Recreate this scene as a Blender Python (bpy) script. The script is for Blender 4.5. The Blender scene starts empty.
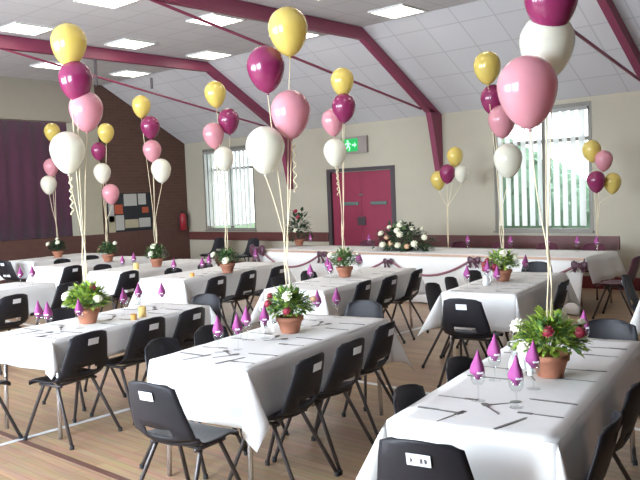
import bpy, bmesh, math, random
from mathutils import Vector, Matrix
random.seed(7)
S = bpy.context.scene
COL = S.collection
PI = math.pi
R = math.radians

# ------------------------------------------------------------------ helpers
def W(n, t):
    """table frame (n across, t along the tables) -> world x, y; tables are set 10.4 deg askew to the hall"""
    a = R(-10.4)
    return (n * math.cos(a) + t * math.sin(a), -n * math.sin(a) + t * math.cos(a))
TR = R(10.4)

def link(name, data, parent=None, loc=(0, 0, 0), rz=0.0):
    o = bpy.data.objects.new(name, data)
    COL.objects.link(o)
    o.location = loc
    o.rotation_euler = (0, 0, rz)
    if parent is not None:
        o.parent = parent
    return o

def tag(o, label=None, cat=None, group=None, kind=None):
    if label: o['label'] = label
    if cat: o['category'] = cat
    if group: o['group'] = group
    if kind: o['kind'] = kind
    return o

def thing(name, label, cat, loc=(0, 0, 0), rz=0.0, group=None):
    return tag(link(name, None, None, loc, rz), label, cat, group)

def mesh_of(bm, m, smooth=False, name='mesh'):
    me = bpy.data.meshes.new(name)
    bm.normal_update()
    bm.to_mesh(me)
    bm.free()
    for mm in (m if isinstance(m, (list, tuple)) else [m]):
        me.materials.append(mm)
    if smooth:
        for p in me.polygons: p.use_smooth = True
    return me

def obj(name, bm, m, parent=None, loc=(0, 0, 0), rz=0.0, smooth=False):
    return link(name, mesh_of(bm, m, smooth, name), parent, loc, rz)

def struct(name, bm, m, parent=None, loc=(0, 0, 0), smooth=False):
    o = obj(name, bm, m, parent, loc, 0, smooth)
    if parent is None: o['kind'] = 'structure'
    return o

def dup(root, loc=None, rz=None, label=None, group=None):
    r = root.copy(); COL.objects.link(r)
    if loc is not None: r.location = loc
    if rz is not None: r.rotation_euler = (0, 0, rz)
    if label: r['label'] = label
    if group: r['group'] = group
    for ch in list(root.children):
        c = ch.copy(); COL.objects.link(c); c.parent = r
        for g in list(ch.children):
            d = g.copy(); COL.objects.link(d); d.parent = c
    return r

def box(bm, x0, x1, y0, y1, z0, z1, bev=0.0):
    m = Matrix.Translation(((x0 + x1) / 2, (y0 + y1) / 2, (z0 + z1) / 2)) @ Matrix.Diagonal((x1 - x0, y1 - y0, z1 - z0, 1))
    r = bmesh.ops.create_cube(bm, size=1.0, matrix=m)
    if bev > 0:
        es = list({e for v in r['verts'] for e in v.link_edges})
        bmesh.ops.bevel(bm, geom=es, offset=bev, segments=2, profile=0.5, affect='EDGES')
    return bm

def nbox(*a, **k):
    return box(bmesh.new(), *a, **k)

def tube(bm, pts, r, seg=8, cap=True):
    pts = [Vector(p) for p in pts]
    rings = []
    n0 = None
    for i, p in enumerate(pts):
        d = (pts[min(i + 1, len(pts) - 1)] - pts[max(i - 1, 0)]).normalized()
        if n0 is None:
            n0 = d.orthogonal().normalized()
        n0 = (n0 - d * n0.dot(d)).normalized()
        b = d.cross(n0)
        rr = r[i] if isinstance(r, (list, tuple)) else r
        rings.append([bm.verts.new(p + (n0 * math.cos(2 * PI * k / seg) + b * math.sin(2 * PI * k / seg)) * rr) for k in range(seg)])
    for a, b in zip(rings, rings[1:]):
        for k in range(seg):
            bm.faces.new((a[k], a[(k + 1) % seg], b[(k + 1) % seg], b[k]))
    if cap:
        bm.faces.new(rings[0][::-1]); bm.faces.new(rings[-1])
    return bm

def lathe(bm, prof, seg=24, center=(0, 0, 0)):
    c = Vector(center); rings = []
    for r, z in prof:
        if r < 1e-5: rings.append([bm.verts.new(c + Vector((0, 0, z)))])
        else: rings.append([bm.verts.new(c + Vector((r * math.cos(2 * PI * k / seg), r * math.sin(2 * PI * k / seg), z))) for k in range(seg)])
    for a, b in zip(rings, rings[1:]):
        for k in range(seg):
            j = (k + 1) % seg
            if len(a) == 1 and len(b) == 1: continue
            if len(a) == 1: bm.faces.new((a[0], b[j], b[k]))
            elif len(b) == 1: bm.faces.new((a[k], a[j], b[0]))
            else: bm.faces.new((a[k], a[j], b[j], b[k]))
    bmesh.ops.recalc_face_normals(bm, faces=bm.faces)
    return bm

def prism(bm, poly, axis, a, b):
    """poly: 2-D outline; axis 'x': poly is (y, z) extruded from x=a to x=b; axis 'y': poly is (x, z)"""
    def P(u, v, w): return Vector((w, u, v)) if axis == 'x' else Vector((u, w, v))
    A = [bm.verts.new(P(u, v, a)) for u, v in poly]; B = [bm.verts.new(P(u, v, b)) for u, v in poly]
    bm.faces.new(A); bm.faces.new(B[::-1])
    n = len(poly)
    for i in range(n): bm.faces.new((A[i], B[i], B[(i + 1) % n], A[(i + 1) % n]))
    bmesh.ops.recalc_face_normals(bm, faces=bm.faces)
    return bm

# ------------------------------------------------------------------ materials
def newmat(name):
    m = bpy.data.materials.new(name); m.use_nodes = True
    nt = m.node_tree; b = nt.nodes['Principled BSDF']
    return m, nt, b

def mat(name, c, rough=0.6, metal=0.0, noise=0.0, nscale=20.0, bump=0.0, bscale=200.0, spec=0.5, coat=0.0, sheen=0.0):
    m, nt, b = newmat(name)
    b.inputs['Roughness'].default_value = rough
    b.inputs['Metallic'].default_value = metal
    b.inputs['Specular IOR Level'].default_value = spec
    b.inputs['Coat Weight'].default_value = coat
    b.inputs['Sheen Weight'].default_value = sheen
    b.inputs['Base Color'].default_value = (*c, 1)
    tc = nt.nodes.new('ShaderNodeTexCoord')
    if noise > 0:
        n = nt.nodes.new('ShaderNodeTexNoise'); n.inputs['Scale'].default_value = nscale; n.inputs['Detail'].default_value = 4
        mx = nt.nodes.new('ShaderNodeMix'); mx.data_type = 'RGBA'
        mx.inputs[6].default_value = (*[max(0, v * (1 - noise)) for v in c], 1)
        mx.inputs[7].default_value = (*[min(1, v * (1 + noise)) for v in c], 1)
        nt.links.new(tc.outputs['Object'], n.inputs['Vector'])
        nt.links.new(n.outputs['Fac'], mx.inputs[0]); nt.links.new(mx.outputs[2], b.inputs['Base Color'])
    if bump > 0:
        n = nt.nodes.new('ShaderNodeTexNoise'); n.inputs['Scale'].default_value = bscale
        bp = nt.nodes.new('ShaderNodeBump'); bp.inputs['Strength'].default_value = bump; bp.inputs['Distance'].default_value = 0.01
        nt.links.new(tc.outputs['Object'], n.inputs['Vector']); nt.links.new(n.outputs['Fac'], bp.inputs['Height'])
        nt.links.new(bp.outputs['Normal'], b.inputs['Normal'])
    return m

def emis(name, c, s):
    m, nt, b = newmat(name)
    b.inputs['Base Color'].default_value = (*c, 1)
    b.inputs['Emission Color'].default_value = (*c, 1)
    b.inputs['Emission Strength'].default_value = s
    return m

def glassy(name, tint, refl=0.12):
    m, nt, b = newmat(name); nt.nodes.remove(b)
    tr = nt.nodes.new('ShaderNodeBsdfTransparent'); tr.inputs['Color'].default_value = (*tint, 1)
    gl = nt.nodes.new('ShaderNodeBsdfGlossy'); gl.inputs['Roughness'].default_value = 0.03
    fr = nt.nodes.new('ShaderNodeLayerWeight'); fr.inputs['Blend'].default_value = 0.25
    pw = nt.nodes.new('ShaderNodeMath'); pw.operation = 'POWER'; pw.inputs[1].default_value = 2.0
    nt.links.new(fr.outputs['Facing'], pw.inputs[0])
    ad = nt.nodes.new('ShaderNodeMath'); ad.operation = 'MULTIPLY_ADD'; ad.inputs[1].default_value = 0.5; ad.inputs[2].default_value = refl; ad.use_clamp = True
    mx = nt.nodes.new('ShaderNodeMixShader')
    nt.links.new(pw.outputs[0], ad.inputs[0]); nt.links.new(ad.outputs[0], mx.inputs[0])
    nt.links.new(tr.outputs[0], mx.inputs[1]); nt.links.new(gl.outputs[0], mx.inputs[2])
    nt.links.new(mx.outputs[0], nt.nodes['Material Output'].inputs[0])
    return m

def floor_mat():
    m, nt, b = newmat('wood_strip_floor')
    tc = nt.nodes.new('ShaderNodeTexCoord')
    br = nt.nodes.new('ShaderNodeTexBrick')
    br.inputs['Scale'].default_value = 1.0
    br.inputs['Brick Width'].default_value = 1.1; br.inputs['Row Height'].default_value = 0.075
    br.inputs['Mortar Size'].default_value = 0.0018; br.inputs['Bias'].default_value = 0.0
    br.inputs['Color1'].default_value = (0.33, 0.205, 0.115, 1); br.inputs['Color2'].default_value = (0.42, 0.27, 0.155, 1)
    br.inputs['Mortar'].default_value = (0.17, 0.10, 0.055, 1)
    nt.links.new(tc.outputs['Object'], br.inputs['Vector'])
    mp = nt.nodes.new('ShaderNodeMapping'); mp.inputs['Scale'].default_value = (1.2, 22, 1)
    nt.links.new(tc.outputs['Object'], mp.inputs['Vector'])
    n = nt.nodes.new('ShaderNodeTexNoise'); n.inputs['Scale'].default_value = 2.0; n.inputs['Detail'].default_value = 6
    nt.links.new(mp.outputs['Vector'], n.inputs['Vector'])
    mx = nt.nodes.new('ShaderNodeMix'); mx.data_type = 'RGBA'; mx.blend_type = 'OVERLAY'; mx.inputs[0].default_value = 0.5
    nt.links.new(br.outputs['Color'], mx.inputs[6]); nt.links.new(n.outputs['Color'], mx.inputs[7])
    hs = nt.nodes.new('ShaderNodeHueSaturation'); hs.inputs['Saturation'].default_value = 0.95
    nt.links.new(mx.outputs[2], hs.inputs['Color'])
    nt.links.new(hs.outputs['Color'], b.inputs['Base Color'])
    b.inputs['Roughness'].default_value = 0.38
    return m

def brick_mat():
    m, nt, b = newmat('dark_red_brick')
    tc = nt.nodes.new('ShaderNodeTexCoord')
    sp = nt.nodes.new('ShaderNodeSeparateXYZ'); cb = nt.nodes.new('ShaderNodeCombineXYZ')
    nt.links.new(tc.outputs['Object'], sp.inputs[0])
    nt.links.new(sp.outputs['Y'], cb.inputs['X']); nt.links.new(sp.outputs['Z'], cb.inputs['Y'])
    br = nt.nodes.new('ShaderNodeTexBrick'); br.inputs['Scale'].default_value = 1.0
    br.inputs['Brick Width'].default_value = 0.225; br.inputs['Row Height'].default_value = 0.075; br.inputs['Mortar Size'].default_value = 0.006
    br.inputs['Color1'].default_value = (0.085, 0.04, 0.028, 1); br.inputs['Color2'].default_value = (0.10, 0.047, 0.032, 1)
    br.inputs['Mortar'].default_value = (0.105, 0.06, 0.045, 1)
    nt.links.new(cb.outputs[0], br.inputs['Vector']); nt.links.new(br.outputs['Color'], b.inputs['Base Color'])
    b.inputs['Roughness'].default_value = 0.85
    return m

def tile_mat():
    """suspended ceiling: 0.6 m boards with faint joints, in object x and in distance along y"""
    m, nt, b = newmat('ceiling_tiles')
    tc = nt.nodes.new('ShaderNodeTexCoord')
    br = nt.nodes.new('ShaderNodeTexBrick'); br.offset = 0.0; br.inputs['Scale'].default_value = 1.0
    br.inputs['Brick Width'].default_value = 0.6; br.inputs['Row Height'].default_value = 0.6; br.inputs['Mortar Size'].default_value = 0.011
    br.inputs['Color1'].default_value = (0.57, 0.55, 0.555, 1); br.inputs['Color2'].default_value = (0.59, 0.57, 0.575, 1)
    br.inputs['Mortar'].default_value = (0.46, 0.44, 0.445, 1)
    nt.links.new(tc.outputs['UV'], br.inputs['Vector'])
    n = nt.nodes.new('ShaderNodeTexNoise'); n.inputs['Scale'].default_value = 60; n.inputs['Detail'].default_value = 5
    nt.links.new(tc.outputs['Object'], n.inputs['Vector'])
    mx = nt.nodes.new('ShaderNodeMix'); mx.data_type = 'RGBA'; mx.blend_type = 'OVERLAY'; mx.inputs[0].default_value = 0.12
    nt.links.new(br.outputs['Color'], mx.inputs[6]); nt.links.new(n.outputs['Color'], mx.inputs[7])
    nt.links.new(mx.outputs[2], b.inputs['Base Color'])
    b.inputs['Roughness'].default_value = 0.9
    return m

def translucent(name, c, fac=0.45):
    m, nt, b = newmat(name)
    b.inputs['Base Color'].default_value = (*c, 1); b.inputs['Roughness'].default_value = 0.8
    tl = nt.nodes.new('ShaderNodeBsdfTranslucent'); tl.inputs['Color'].default_value = (*c, 1)
    mx = nt.nodes.new('ShaderNodeMixShader'); mx.inputs[0].default_value = fac
    nt.links.new(b.outputs[0], mx.inputs[1]); nt.links.new(tl.outputs[0], mx.inputs[2])
    tr = nt.nodes.new('ShaderNodeBsdfTransparent'); m2 = nt.nodes.new('ShaderNodeMixShader'); m2.inputs[0].default_value = 0.22
    nt.links.new(mx.outputs[0], m2.inputs[1]); nt.links.new(tr.outputs[0], m2.inputs[2])
    nt.links.new(m2.outputs[0], nt.nodes['Material Output'].inputs[0])
    return m

M = {
 'wall': mat('cream_wall_paint', (0.43, 0.39, 0.305), 0.85, noise=0.04, nscale=3, bump=0.15, bscale=90),
 'plaster': mat('pale_plaster', (0.34, 0.30, 0.24), 0.9, noise=0.05, nscale=4),
 'pilaster': mat('cream_pilaster', (0.42, 0.385, 0.29), 0.9, noise=0.05, nscale=4),
 'maroon_steel': mat('maroon_painted_steel', (0.23, 0.04, 0.085), 0.45, noise=0.06, nscale=6),
 'maroon_door': mat('maroon_door_paint', (0.25, 0.025, 0.06), 0.5, noise=0.08, nscale=8),
 'dado': mat('dark_maroon_wood', (0.115, 0.035, 0.032), 0.5, noise=0.2, nscale=9),
 'skirt': mat('dark_red_skirting', (0.16, 0.025, 0.03), 0.5, noise=0.1),
 'frame_dark': mat('dark_frame', (0.06, 0.045, 0.05), 0.5, noise=0.1),
 'frame_grey': mat('grey_window_frame', (0.22, 0.20, 0.17), 0.5, noise=0.08),
 'stage_wood': mat('brown_stage_boards', (0.10, 0.045, 0.035), 0.6, noise=0.25, nscale=7),
 'curtain': mat('maroon_velvet', (0.08, 0.02, 0.045), 0.9, noise=0.2, nscale=30, sheen=0.3),
 'floor': floor_mat(), 'brick': brick_mat(), 'tile': tile_mat(),
 'court': mat('white_court_paint', (0.72, 0.72, 0.72), 0.5, noise=0.06),
 'court_dark': mat('dark_court_paint', (0.13, 0.06, 0.045), 0.5, noise=0.15),
 'light_frame': mat('white_light_frame', (0.7, 0.7, 0.66), 0.5, noise=0.03),
 'panel': emis('lit_diffuser', (1.0, 0.93, 0.80), 7.5),
 'exit_green': emis('exit_sign_green', (0.01, 0.30, 0.07), 0.8),
 'exit_white': emis('exit_sign_white', (0.35, 0.9, 0.45), 1.1),
 'exit_case': mat('exit_sign_case', (0.28, 0.24, 0.22), 0.5, noise=0.05),
 'plate': mat('grey_push_plate', (0.12, 0.17, 0.15), 0.5, metal=0.3, noise=0.1),
 'chair': mat('black_polypropylene', (0.018, 0.017, 0.021), 0.48, noise=0.15, nscale=30, bump=0.06, bscale=350, spec=0.28),
 'chair_leg': mat('dark_steel_tube', (0.085, 0.075, 0.075), 0.4, metal=0.5, noise=0.1),
 'chrome': mat('bright_steel_tube', (0.72, 0.72, 0.74), 0.25, metal=0.9, noise=0.04),
 'sticker': mat('white_sticker', (0.80, 0.82, 0.86), 0.6, noise=0.03),
 'ink': mat('black_ink', (0.03, 0.03, 0.04), 0.6, noise=0.02),
 'foot': mat('black_rubber', (0.02, 0.02, 0.02), 0.8, noise=0.1),
 'maroon_cloth': mat('maroon_upholstery', (0.085, 0.014, 0.032), 0.85, noise=0.15, nscale=40, sheen=0.2),
 'tabletop': mat('table_board', (0.35, 0.25, 0.16), 0.6, noise=0.15),
 'cloth': mat('white_table_linen', (0.80, 0.79, 0.77), 0.8, noise=0.02, nscale=12, bump=0.25, bscale=14, spec=0.2),
 'trim': mat('gold_pink_braid', (0.50, 0.33, 0.24), 0.6, noise=0.2, nscale=60),
 'satin': mat('maroon_satin', (0.07, 0.014, 0.034), 0.4, noise=0.15, nscale=20, sheen=0.3),
 'ribbonswag': mat('dusky_pink_ribbon', (0.30, 0.12, 0.15), 0.45, noise=0.15, nscale=20),
 'napkin': mat('magenta_napkin', (0.34, 0.07, 0.24), 0.7, noise=0.12, nscale=40, spec=0.3),
 'painted_glint': mat('white_painted_glint', (0.85, 0.83, 0.86), 0.6, noise=0.02),  # plain white that imitates the glint on the glass rims
 'glass': glassy('clear_glass', (0.97, 0.98, 0.98), 0.05),
 'pane': glassy('window_glass', (0.96, 0.98, 0.97), 0.02),
 'steel': mat('cutlery_steel', (0.16, 0.15, 0.14), 0.3, metal=0.8, noise=0.08),
 'terracotta': mat('terracotta', (0.42, 0.17, 0.10), 0.8, noise=0.15, nscale=25),
 'leaf_lime': mat('lime_green_leaf', (0.34, 0.48, 0.07), 0.55, noise=0.35, nscale=25),
 'leaf_mid': mat('mid_green_leaf', (0.13, 0.24, 0.07), 0.55, noise=0.35, nscale=25),
 'leaf_dark': mat('dark_green_leaf', (0.03, 0.065, 0.028), 0.6, noise=0.4, nscale=25),
 'petal_white': mat('cream_petal', (0.82, 0.80, 0.62), 0.7, noise=0.06, nscale=60),
 'petal_red': mat('burgundy_petal', (0.30, 0.025, 0.05), 0.6, noise=0.25, nscale=60),
 'petal_peach': mat('peach_petal', (0.70, 0.45, 0.28), 0.7, noise=0.1, nscale=60),
 'ribbon_cream': mat('cream_curling_ribbon', (0.80, 0.68, 0.45), 0.35, noise=0.06, nscale=30),
 'ribbon_white': mat('white_satin_ribbon', (0.85, 0.85, 0.85), 0.35, noise=0.03, nscale=30),
 'candle': mat('orange_candle_wax', (0.62, 0.32, 0.07), 0.5, noise=0.12, nscale=40),
 'candle_pale': mat('yellow_candle_wax', (0.75, 0.52, 0.18), 0.5, noise=0.1, nscale=40),
 'china': mat('white_china', (0.82, 0.83, 0.84), 0.25, noise=0.02),
 'ext_red': mat('extinguisher_red', (0.30, 0.02, 0.03), 0.4, noise=0.08),
 'black': mat('black_plastic', (0.015, 0.015, 0.017), 0.5, noise=0.1),
 'paper_white': mat('white_paper', (0.44, 0.43, 0.40), 0.8, noise=0.06, nscale=12),
 'paper_cream': mat('cream_paper', (0.42, 0.37, 0.25), 0.8, noise=0.15, nscale=9),
 'paper_orange': mat('orange_red_paper', (0.42, 0.09, 0.04), 0.8, noise=0.1, nscale=9),
 'board': mat('dark_notice_felt', (0.02, 0.022, 0.025), 0.9, noise=0.2, nscale=30),
 'blind': translucent('white_blind_fabric', (0.84, 0.85, 0.84), 0.55),
 'blind_rail': mat('grey_blind_rail', (0.30, 0.29, 0.27), 0.5, noise=0.05),
 'grass': mat('lawn', (0.05, 0.11, 0.03), 0.9, noise=0.3, nscale=3),
 'hedge': mat('hedge_green', (0.13, 0.22, 0.15), 0.9, noise=0.4, nscale=5),
}
def balloon_mat(name, c, rough=0.22, tr=0.0):
    m = mat(name, c, rough, metal=0.0, noise=0.05, nscale=9, coat=0.6, sheen=0.0)
    b = m.node_tree.nodes['Principled BSDF']
    b.inputs['Coat Roughness'].default_value = 0.06
    b.inputs['Subsurface Weight'].default_value = 0.25
    b.inputs['Subsurface Radius'].default_value = (0.05, 0.04, 0.03)
    nt = m.node_tree
    tl = nt.nodes.new('ShaderNodeBsdfTranslucent'); tl.inputs['Color'].default_value = (*[v ** .7 for v in c], 1)
    mx = nt.nodes.new('ShaderNodeMixShader'); mx.inputs[0].default_value = .25
    nt.links.new(b.outputs[0], mx.inputs[1]); nt.links.new(tl.outputs[0], mx.inputs[2]); nt.links.new(mx.outputs[0], nt.nodes['Material Output'].inputs[0])
    return m
M['b_gold'] = balloon_mat('gold_pearl_latex', (0.78, 0.61, 0.16))
M['b_burgundy'] = balloon_mat('burgundy_pearl_latex', (0.30, 0.03, 0.12))
M['b_pink'] = balloon_mat('pink_pearl_latex', (0.74, 0.33, 0.38))
M['b_ivory'] = balloon_mat('ivory_pearl_latex', (0.84, 0.81, 0.68))

# ------------------------------------------------------------------ the hall
XL, XR, YN, YF = -15.32, 4.2, -2.0, 12.2        # gable wall, far end, window wall behind, side wall ahead
ZE, ZC = 3.12, 4.4                               # eaves and flat ceiling
YK = 9.9                                         # where the slope meets the flat
YKN = YN + (YF - YK)
TH = 0.25

struct('floor', nbox(XL - 1.5, XR + TH, YN - TH, YF + TH, -0.2, 0.0), M['floor'])

def ceiling():
    bm = bmesh.new(); uv = bm.loops.layers.uv.new('UVMap')
    L = math.hypot(YF - YK, ZC - ZE)
    prof = [(YN, ZE, -L), (YKN, ZC, 0.0), (YK, ZC, YK - YKN), (YF, ZE, YK - YKN + L)]
    for (ya, za, sa), (yb, zb, sb) in zip(prof, prof[1:]):
        vs = [bm.verts.new(p) for p in ((XL - 0.3, ya, za), (XR + 0.1, ya, za), (XR + 0.1, yb, zb), (XL - 0.3, yb, zb))]
        f = bm.faces.new(vs[::-1])
        for lp in f.loops:
            y = lp.vert.co.y
            lp[uv].uv = (lp.vert.co.x + 0.1, (sa if abs(y - ya) < 1e-6 else sb) + 0.25)
    top = [bm.verts.new(p) for p in ((XL - 0.3, YN, ZE + 0.3), (XR + 0.1, YN, ZE + 0.3), (XR + 0.1, YF, ZE + 0.3), (XL - 0.3, YF, ZE + 0.3))]
    return bm
bmc = ceiling()
bmesh.ops.delete(bmc, geom=[v for v in bmc.verts if not v.link_faces], context='VERTS')
o = struct('ceiling', bmc, M['tile'])
sm = o.modifiers.new('thickness', 'SOLIDIFY'); sm.thickness = 0.12; sm.offset = -1.0

def wall_with_holes(y0, y1, holes, x0, x1, ztop):
    """boxes around rectangular openings (xa, xb, za, zb)"""
    bm = bmesh.new(); x = x0
    for xa, xb, za, zb in sorted(holes):
        box(bm, x, xa, y0, y1, 0, ztop)
        if za > 0: box(bm, xa, xb, y0, y1, 0, za)
        box(bm, xa, xb, y0, y1, zb, ztop)
        x = xb
    box(bm, x, x1, y0, y1, 0, ztop)
    return bm
WIN_L = (-14.60, -12.86, 0.95, 2.90)
WIN_R = (-6.64, -4.92, 0.94, 3.02)
DOOR = (-10.55, -8.88, 0.0, 2.18)
struct('wall_side', wall_with_holes(YF, YF + TH, [WIN_L, WIN_R, DOOR], XL - TH, XR + TH, ZE + 0.15), M['wall'])
NWIN = [(-12.4, -10.2, 0.9, 3.0), (-8.6, -6.4, 0.9, 3.0), (-4.8, -2.6, 0.9, 3.0)]
struct('wall_rear', wall_with_holes(YN - TH, YN, NWIN, XL - TH, XR + TH, ZE + 0.15), M['wall'])
struct('wall_right', prism(bmesh.new(), [(YN, 0), (YF, 0), (YF, ZE), (YK, ZC), (YKN, ZC), (YN, ZE)], 'x', XR, XR + TH), M['brick'])

# gable wall: brick beside the stage opening, plaster above it
bm = prism(bmesh.new(), [(9.70, 0), (YF, 0), (YF, ZE), (YK, ZC), (9.70, ZC)], 'x', XL - TH, XL)
struct('wall_gable', bm, M['brick'])
bm = nbox(XL - TH, XL - 0.0, YN, 9.70, 3.53, ZC); box(bm, XL - TH, XL, YN, 0.6, 0, 3.53)
struct('wall_stage', bm, M['plaster'])
struct('trim_1', nbox(XL - TH, XL + 0.03, 9.10, 9.72, 1.0, 3.53), M['pilaster'])        # pilaster beside the opening
struct('trim_2', nbox(XL - 1.5, XL + 0.02, YN, 9.72, 0, 1.0), M['stage_wood'])           # stage front
struct('trim_3', nbox(XL, XL + 0.02, 9.72, YF, 0, 1.02), M['stage_wood'])                # panelling under the brick
struct('wall_backstage', nbox(XL - 1.6, XL - 1.5, YN, 9.7, 0, ZC), M['stage_wood'])
# dado rail and skirting on the side wall
struct('trim_4', nbox(XL + 0.02, DOOR[0] - 0.06, YF - 0.03, YF, 0.70, 0.90, 0.006), M['dado'])
struct('trim_5', nbox(DOOR[1] + 0.06, -4.47, YF - 0.03, YF, 0.64, 0.86, 0.006), M['dado'])
bm = nbox(XL + 0.02, DOOR[0] - 0.06, YF - 0.02, YF, 0, 0.2); box(bm, DOOR[1] + 0.06, XR, YF - 0.02, YF, 0, 0.2)
struct('baseboard_side', bm, M['skirt'])
# court lines on the boards
bm = nbox(-5.39, -5.34, 0.5, 10.5, 0.0, 0.0025); box(bm, -12.0, 1.5, 5.285, 5.335, 0.0, 0.0026)
struct('trim_6', bm, M['court'])
struct('trim_7', nbox(-12, 2, 2.575, 2.625, 0, 0.0022), M['court_dark'])

# stage curtain
bm = bmesh.new(); nseg = 150; rows = []
for z in (0.98, 2.2, 3.6):
    rows.append([bm.verts.new((XL - 0.32 + 0.022 * math.sin(i * 1.25) + 0.015 * math.sin(i * 0.41), 0.7 + (9.6 - 0.7) * i / nseg, z)) for i in range(nseg + 1)])
for a, b in zip(rows, rows[1:]):
    for i in range(nseg): bm.faces.new((a[i], a[i + 1], b[i + 1], b[i]))
o = obj('stage_curtain', bm, M['curtain'], smooth=True)
sm = o.modifiers.new('thickness', 'SOLIDIFY'); sm.thickness = 0.01
tag(o, 'dark maroon closed stage curtain filling the stage opening', 'curtain')

# portal frames: column bracket, rafter, flat beam, tie rods
def truss(X, where):
    t = thing('roof_truss', 'maroon steel roof truss %s' % where, 'truss', (X, YF, 0), 0, 'maroon roof trusses')
    def at(name, bm, m=M['maroon_steel'], parent=t):
        for v in bm.verts: v.co -= Vector((X, YF, 0))
        return obj(name, bm, m, parent)
    h = 0.055
    for s in (1, -1):
        def Y(y): return y if s == 1 else (YF + YN) - y
        at('column', prism(bmesh.new(), [(Y(YF - 0.01), 1.85), (Y(YF - 0.01), ZE - 0.01), (Y(11.80), 3.20), (Y(11.88), 2.95), (Y(12.13), 1.85)], 'x', X - h, X + h))
        at('rafter', prism(bmesh.new(), [(Y(YF - 0.05), ZE + 0.01), (Y(YK), ZC - 0.01), (Y(9.93), ZC - 0.19), (Y(11.80), 3.13)], 'x', X - h, X + h))
        at('tie_rod', tube(bmesh.new(), [(X, Y(11.6), 3.18), (X, 5.1, 4.30)], 0.022, 6))
    at('beam', prism(bmesh.new(), [(YKN, ZC - 0.01), (YK, ZC - 0.01), (9.93, ZC - 0.19), ((YF + YN) / 2, ZC - 0.22), (YKN - 0.03, ZC - 0.19)], 'x', X - h, X + h))
    return t, at
truss(-7.77, 'springing from the wall between door and right window')
t2, at2 = truss(-11.64, 'springing from the wall left of the maroon doors')
at2('hanger', tube(bmesh.new(), [(-11.64, 7.42, 4.25), (-11.64, 7.42, 3.74)], 0.025, 6), M['frame_dark'])
at2('hanger', tube(bmesh.new(), [(-11.64, 8.58, 3.98), (-11.64, 8.58, 3.78)], 0.025, 6), M['frame_dark'])
truss(-3.90, 'right of the right window, at the upper right corner')

# recessed light panels in the flat ceiling
LIGHTS = []
names_x = {-13.55: 'nearest the stage', -11.0: 'second from the stage', -8.8: 'third from the stage', -6.7: 'fourth from the stage', -4.4: 'fifth from the stage',}
names_y = {9.46: 'row beside the sloping ceiling', 7.72: 'middle ceiling row', 5.85: 'nearer ceiling row'}
for y, ny in names_y.items():
    for x, nx in names_x.items():
        t = thing('ceiling_light', 'lit square ceiling panel in the %s, %s' % (ny, nx), 'ceiling light', (x, y, ZC), 0, 'square ceiling lights')
        bm = bmesh.new(); a = 0.315
        for (x0, x1, y0, y1) in ((-a, a, -a, -a + .03), (-a, a, a - .03, a), (-a, -a + .03, -a + .03, a - .03), (a - .03, a, -a + .03, a - .03)):
            box(bm, x0, x1, y0, y1, -0.025, 0.0)
        obj('frame', bm, M['light_frame'], t)
        obj('diffuser', nbox(-a + .03, a - .03, -a + .03, a - .03, -0.018, -0.004), M['panel'], t)

# windows with vertical blinds
def window(name, hole, transom_z, mull_x, slat_w, ang_fn, lower_gap=0.09):
    xa, xb, za, zb = hole; f = 0.045
    bm = bmesh.new()
    for (x0, x1, z0, z1) in ((xa, xb, za, za + f), (xa, xb, zb - f, zb), (xa, xa + f, za + f, zb - f), (xb - f, xb, za + f, zb - f),
                             (xa + f, xb - f, transom_z - f * .7, transom_z + f * .7), (mull_x - f * .6, mull_x + f * .6, za + f, transom_z - f * .7), (mull_x - f * .6, mull_x + f * .6, transom_z + f * .7, zb - f)):
        box(bm, x0, x1, YF + 0.02, YF + 0.10, z0, z1)
    w = struct(name, bm, M['frame_grey'])
    obj('pane', nbox(xa + f, xb - f, YF + 0.055, YF + 0.063, za + f, zb - f), M['pane'], w)
    bm = nbox(xa - .04, xb + .04, YF - 0.05, YF + 0.02, za - 0.03, za); obj('sill', bm, M['frame_grey'], w)
    bm = bmesh.new()
    for (x0, x1, z0, z1) in ((xa - .025, xa, za, zb + .025), (xb, xb + .025, za, zb + .025), (xa, xb, zb, zb + .025)): box(bm, x0, x1, YF - 0.012, YF + 0.0, z0, z1)
    obj('architrave', bm, M['frame_grey'], w)
    obj('head_rail', nbox(xa + .02, xb - .02, YF - 0.06, YF - 0.015, zb - 0.10, zb - 0.05), M['blind_rail'], w)
    n = int((xb - xa - 0.08) / slat_w)
    for i in range(n):
        cx = xa + 0.05 + (i + 0.5) * (xb - xa - 0.10) / n
        g = ang_fn(i)
        bm = bmesh.new(); box(bm, -slat_w * .52, slat_w * .52, -0.0015, 0.0015, za + lower_gap, zb - 0.10)
        obj('blind_slat', bm, M['blind'], w, (cx, YF - 0.045, 0), R(g))
    return w
rr = random.Random(3)
window('window_1', WIN_R, 2.46, -5.74, 0.14, lambda i: -30 + rr.uniform(-7, 7))
window('window_2', WIN_L, 2.41, -13.72, 0.13, lambda i: -15 + rr.uniform(-6, 6))
for k, (xa, xb, za, zb) in enumerate(NWIN):
    bm = bmesh.new(); f = 0.05; xm = (xa + xb) / 2
    for (x0, x1, z0, z1) in ((xa, xb, za, za + f), (xa, xb, zb - f, zb), (xa, xa + f, za + f, zb - f), (xb - f, xb, za + f, zb - f), (xm - .07, xm + .07, za + f, zb - f)):
        box(bm, x0, x1, YN - 0.10, YN - 0.02, z0, z1)
    w = struct('window_%d' % (k + 3), bm, M['frame_grey'])
    obj('pane', nbox(xa + f, xb - f, YN - 0.065, YN - 0.057, za + f, zb - f), M['pane'], w)

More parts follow.
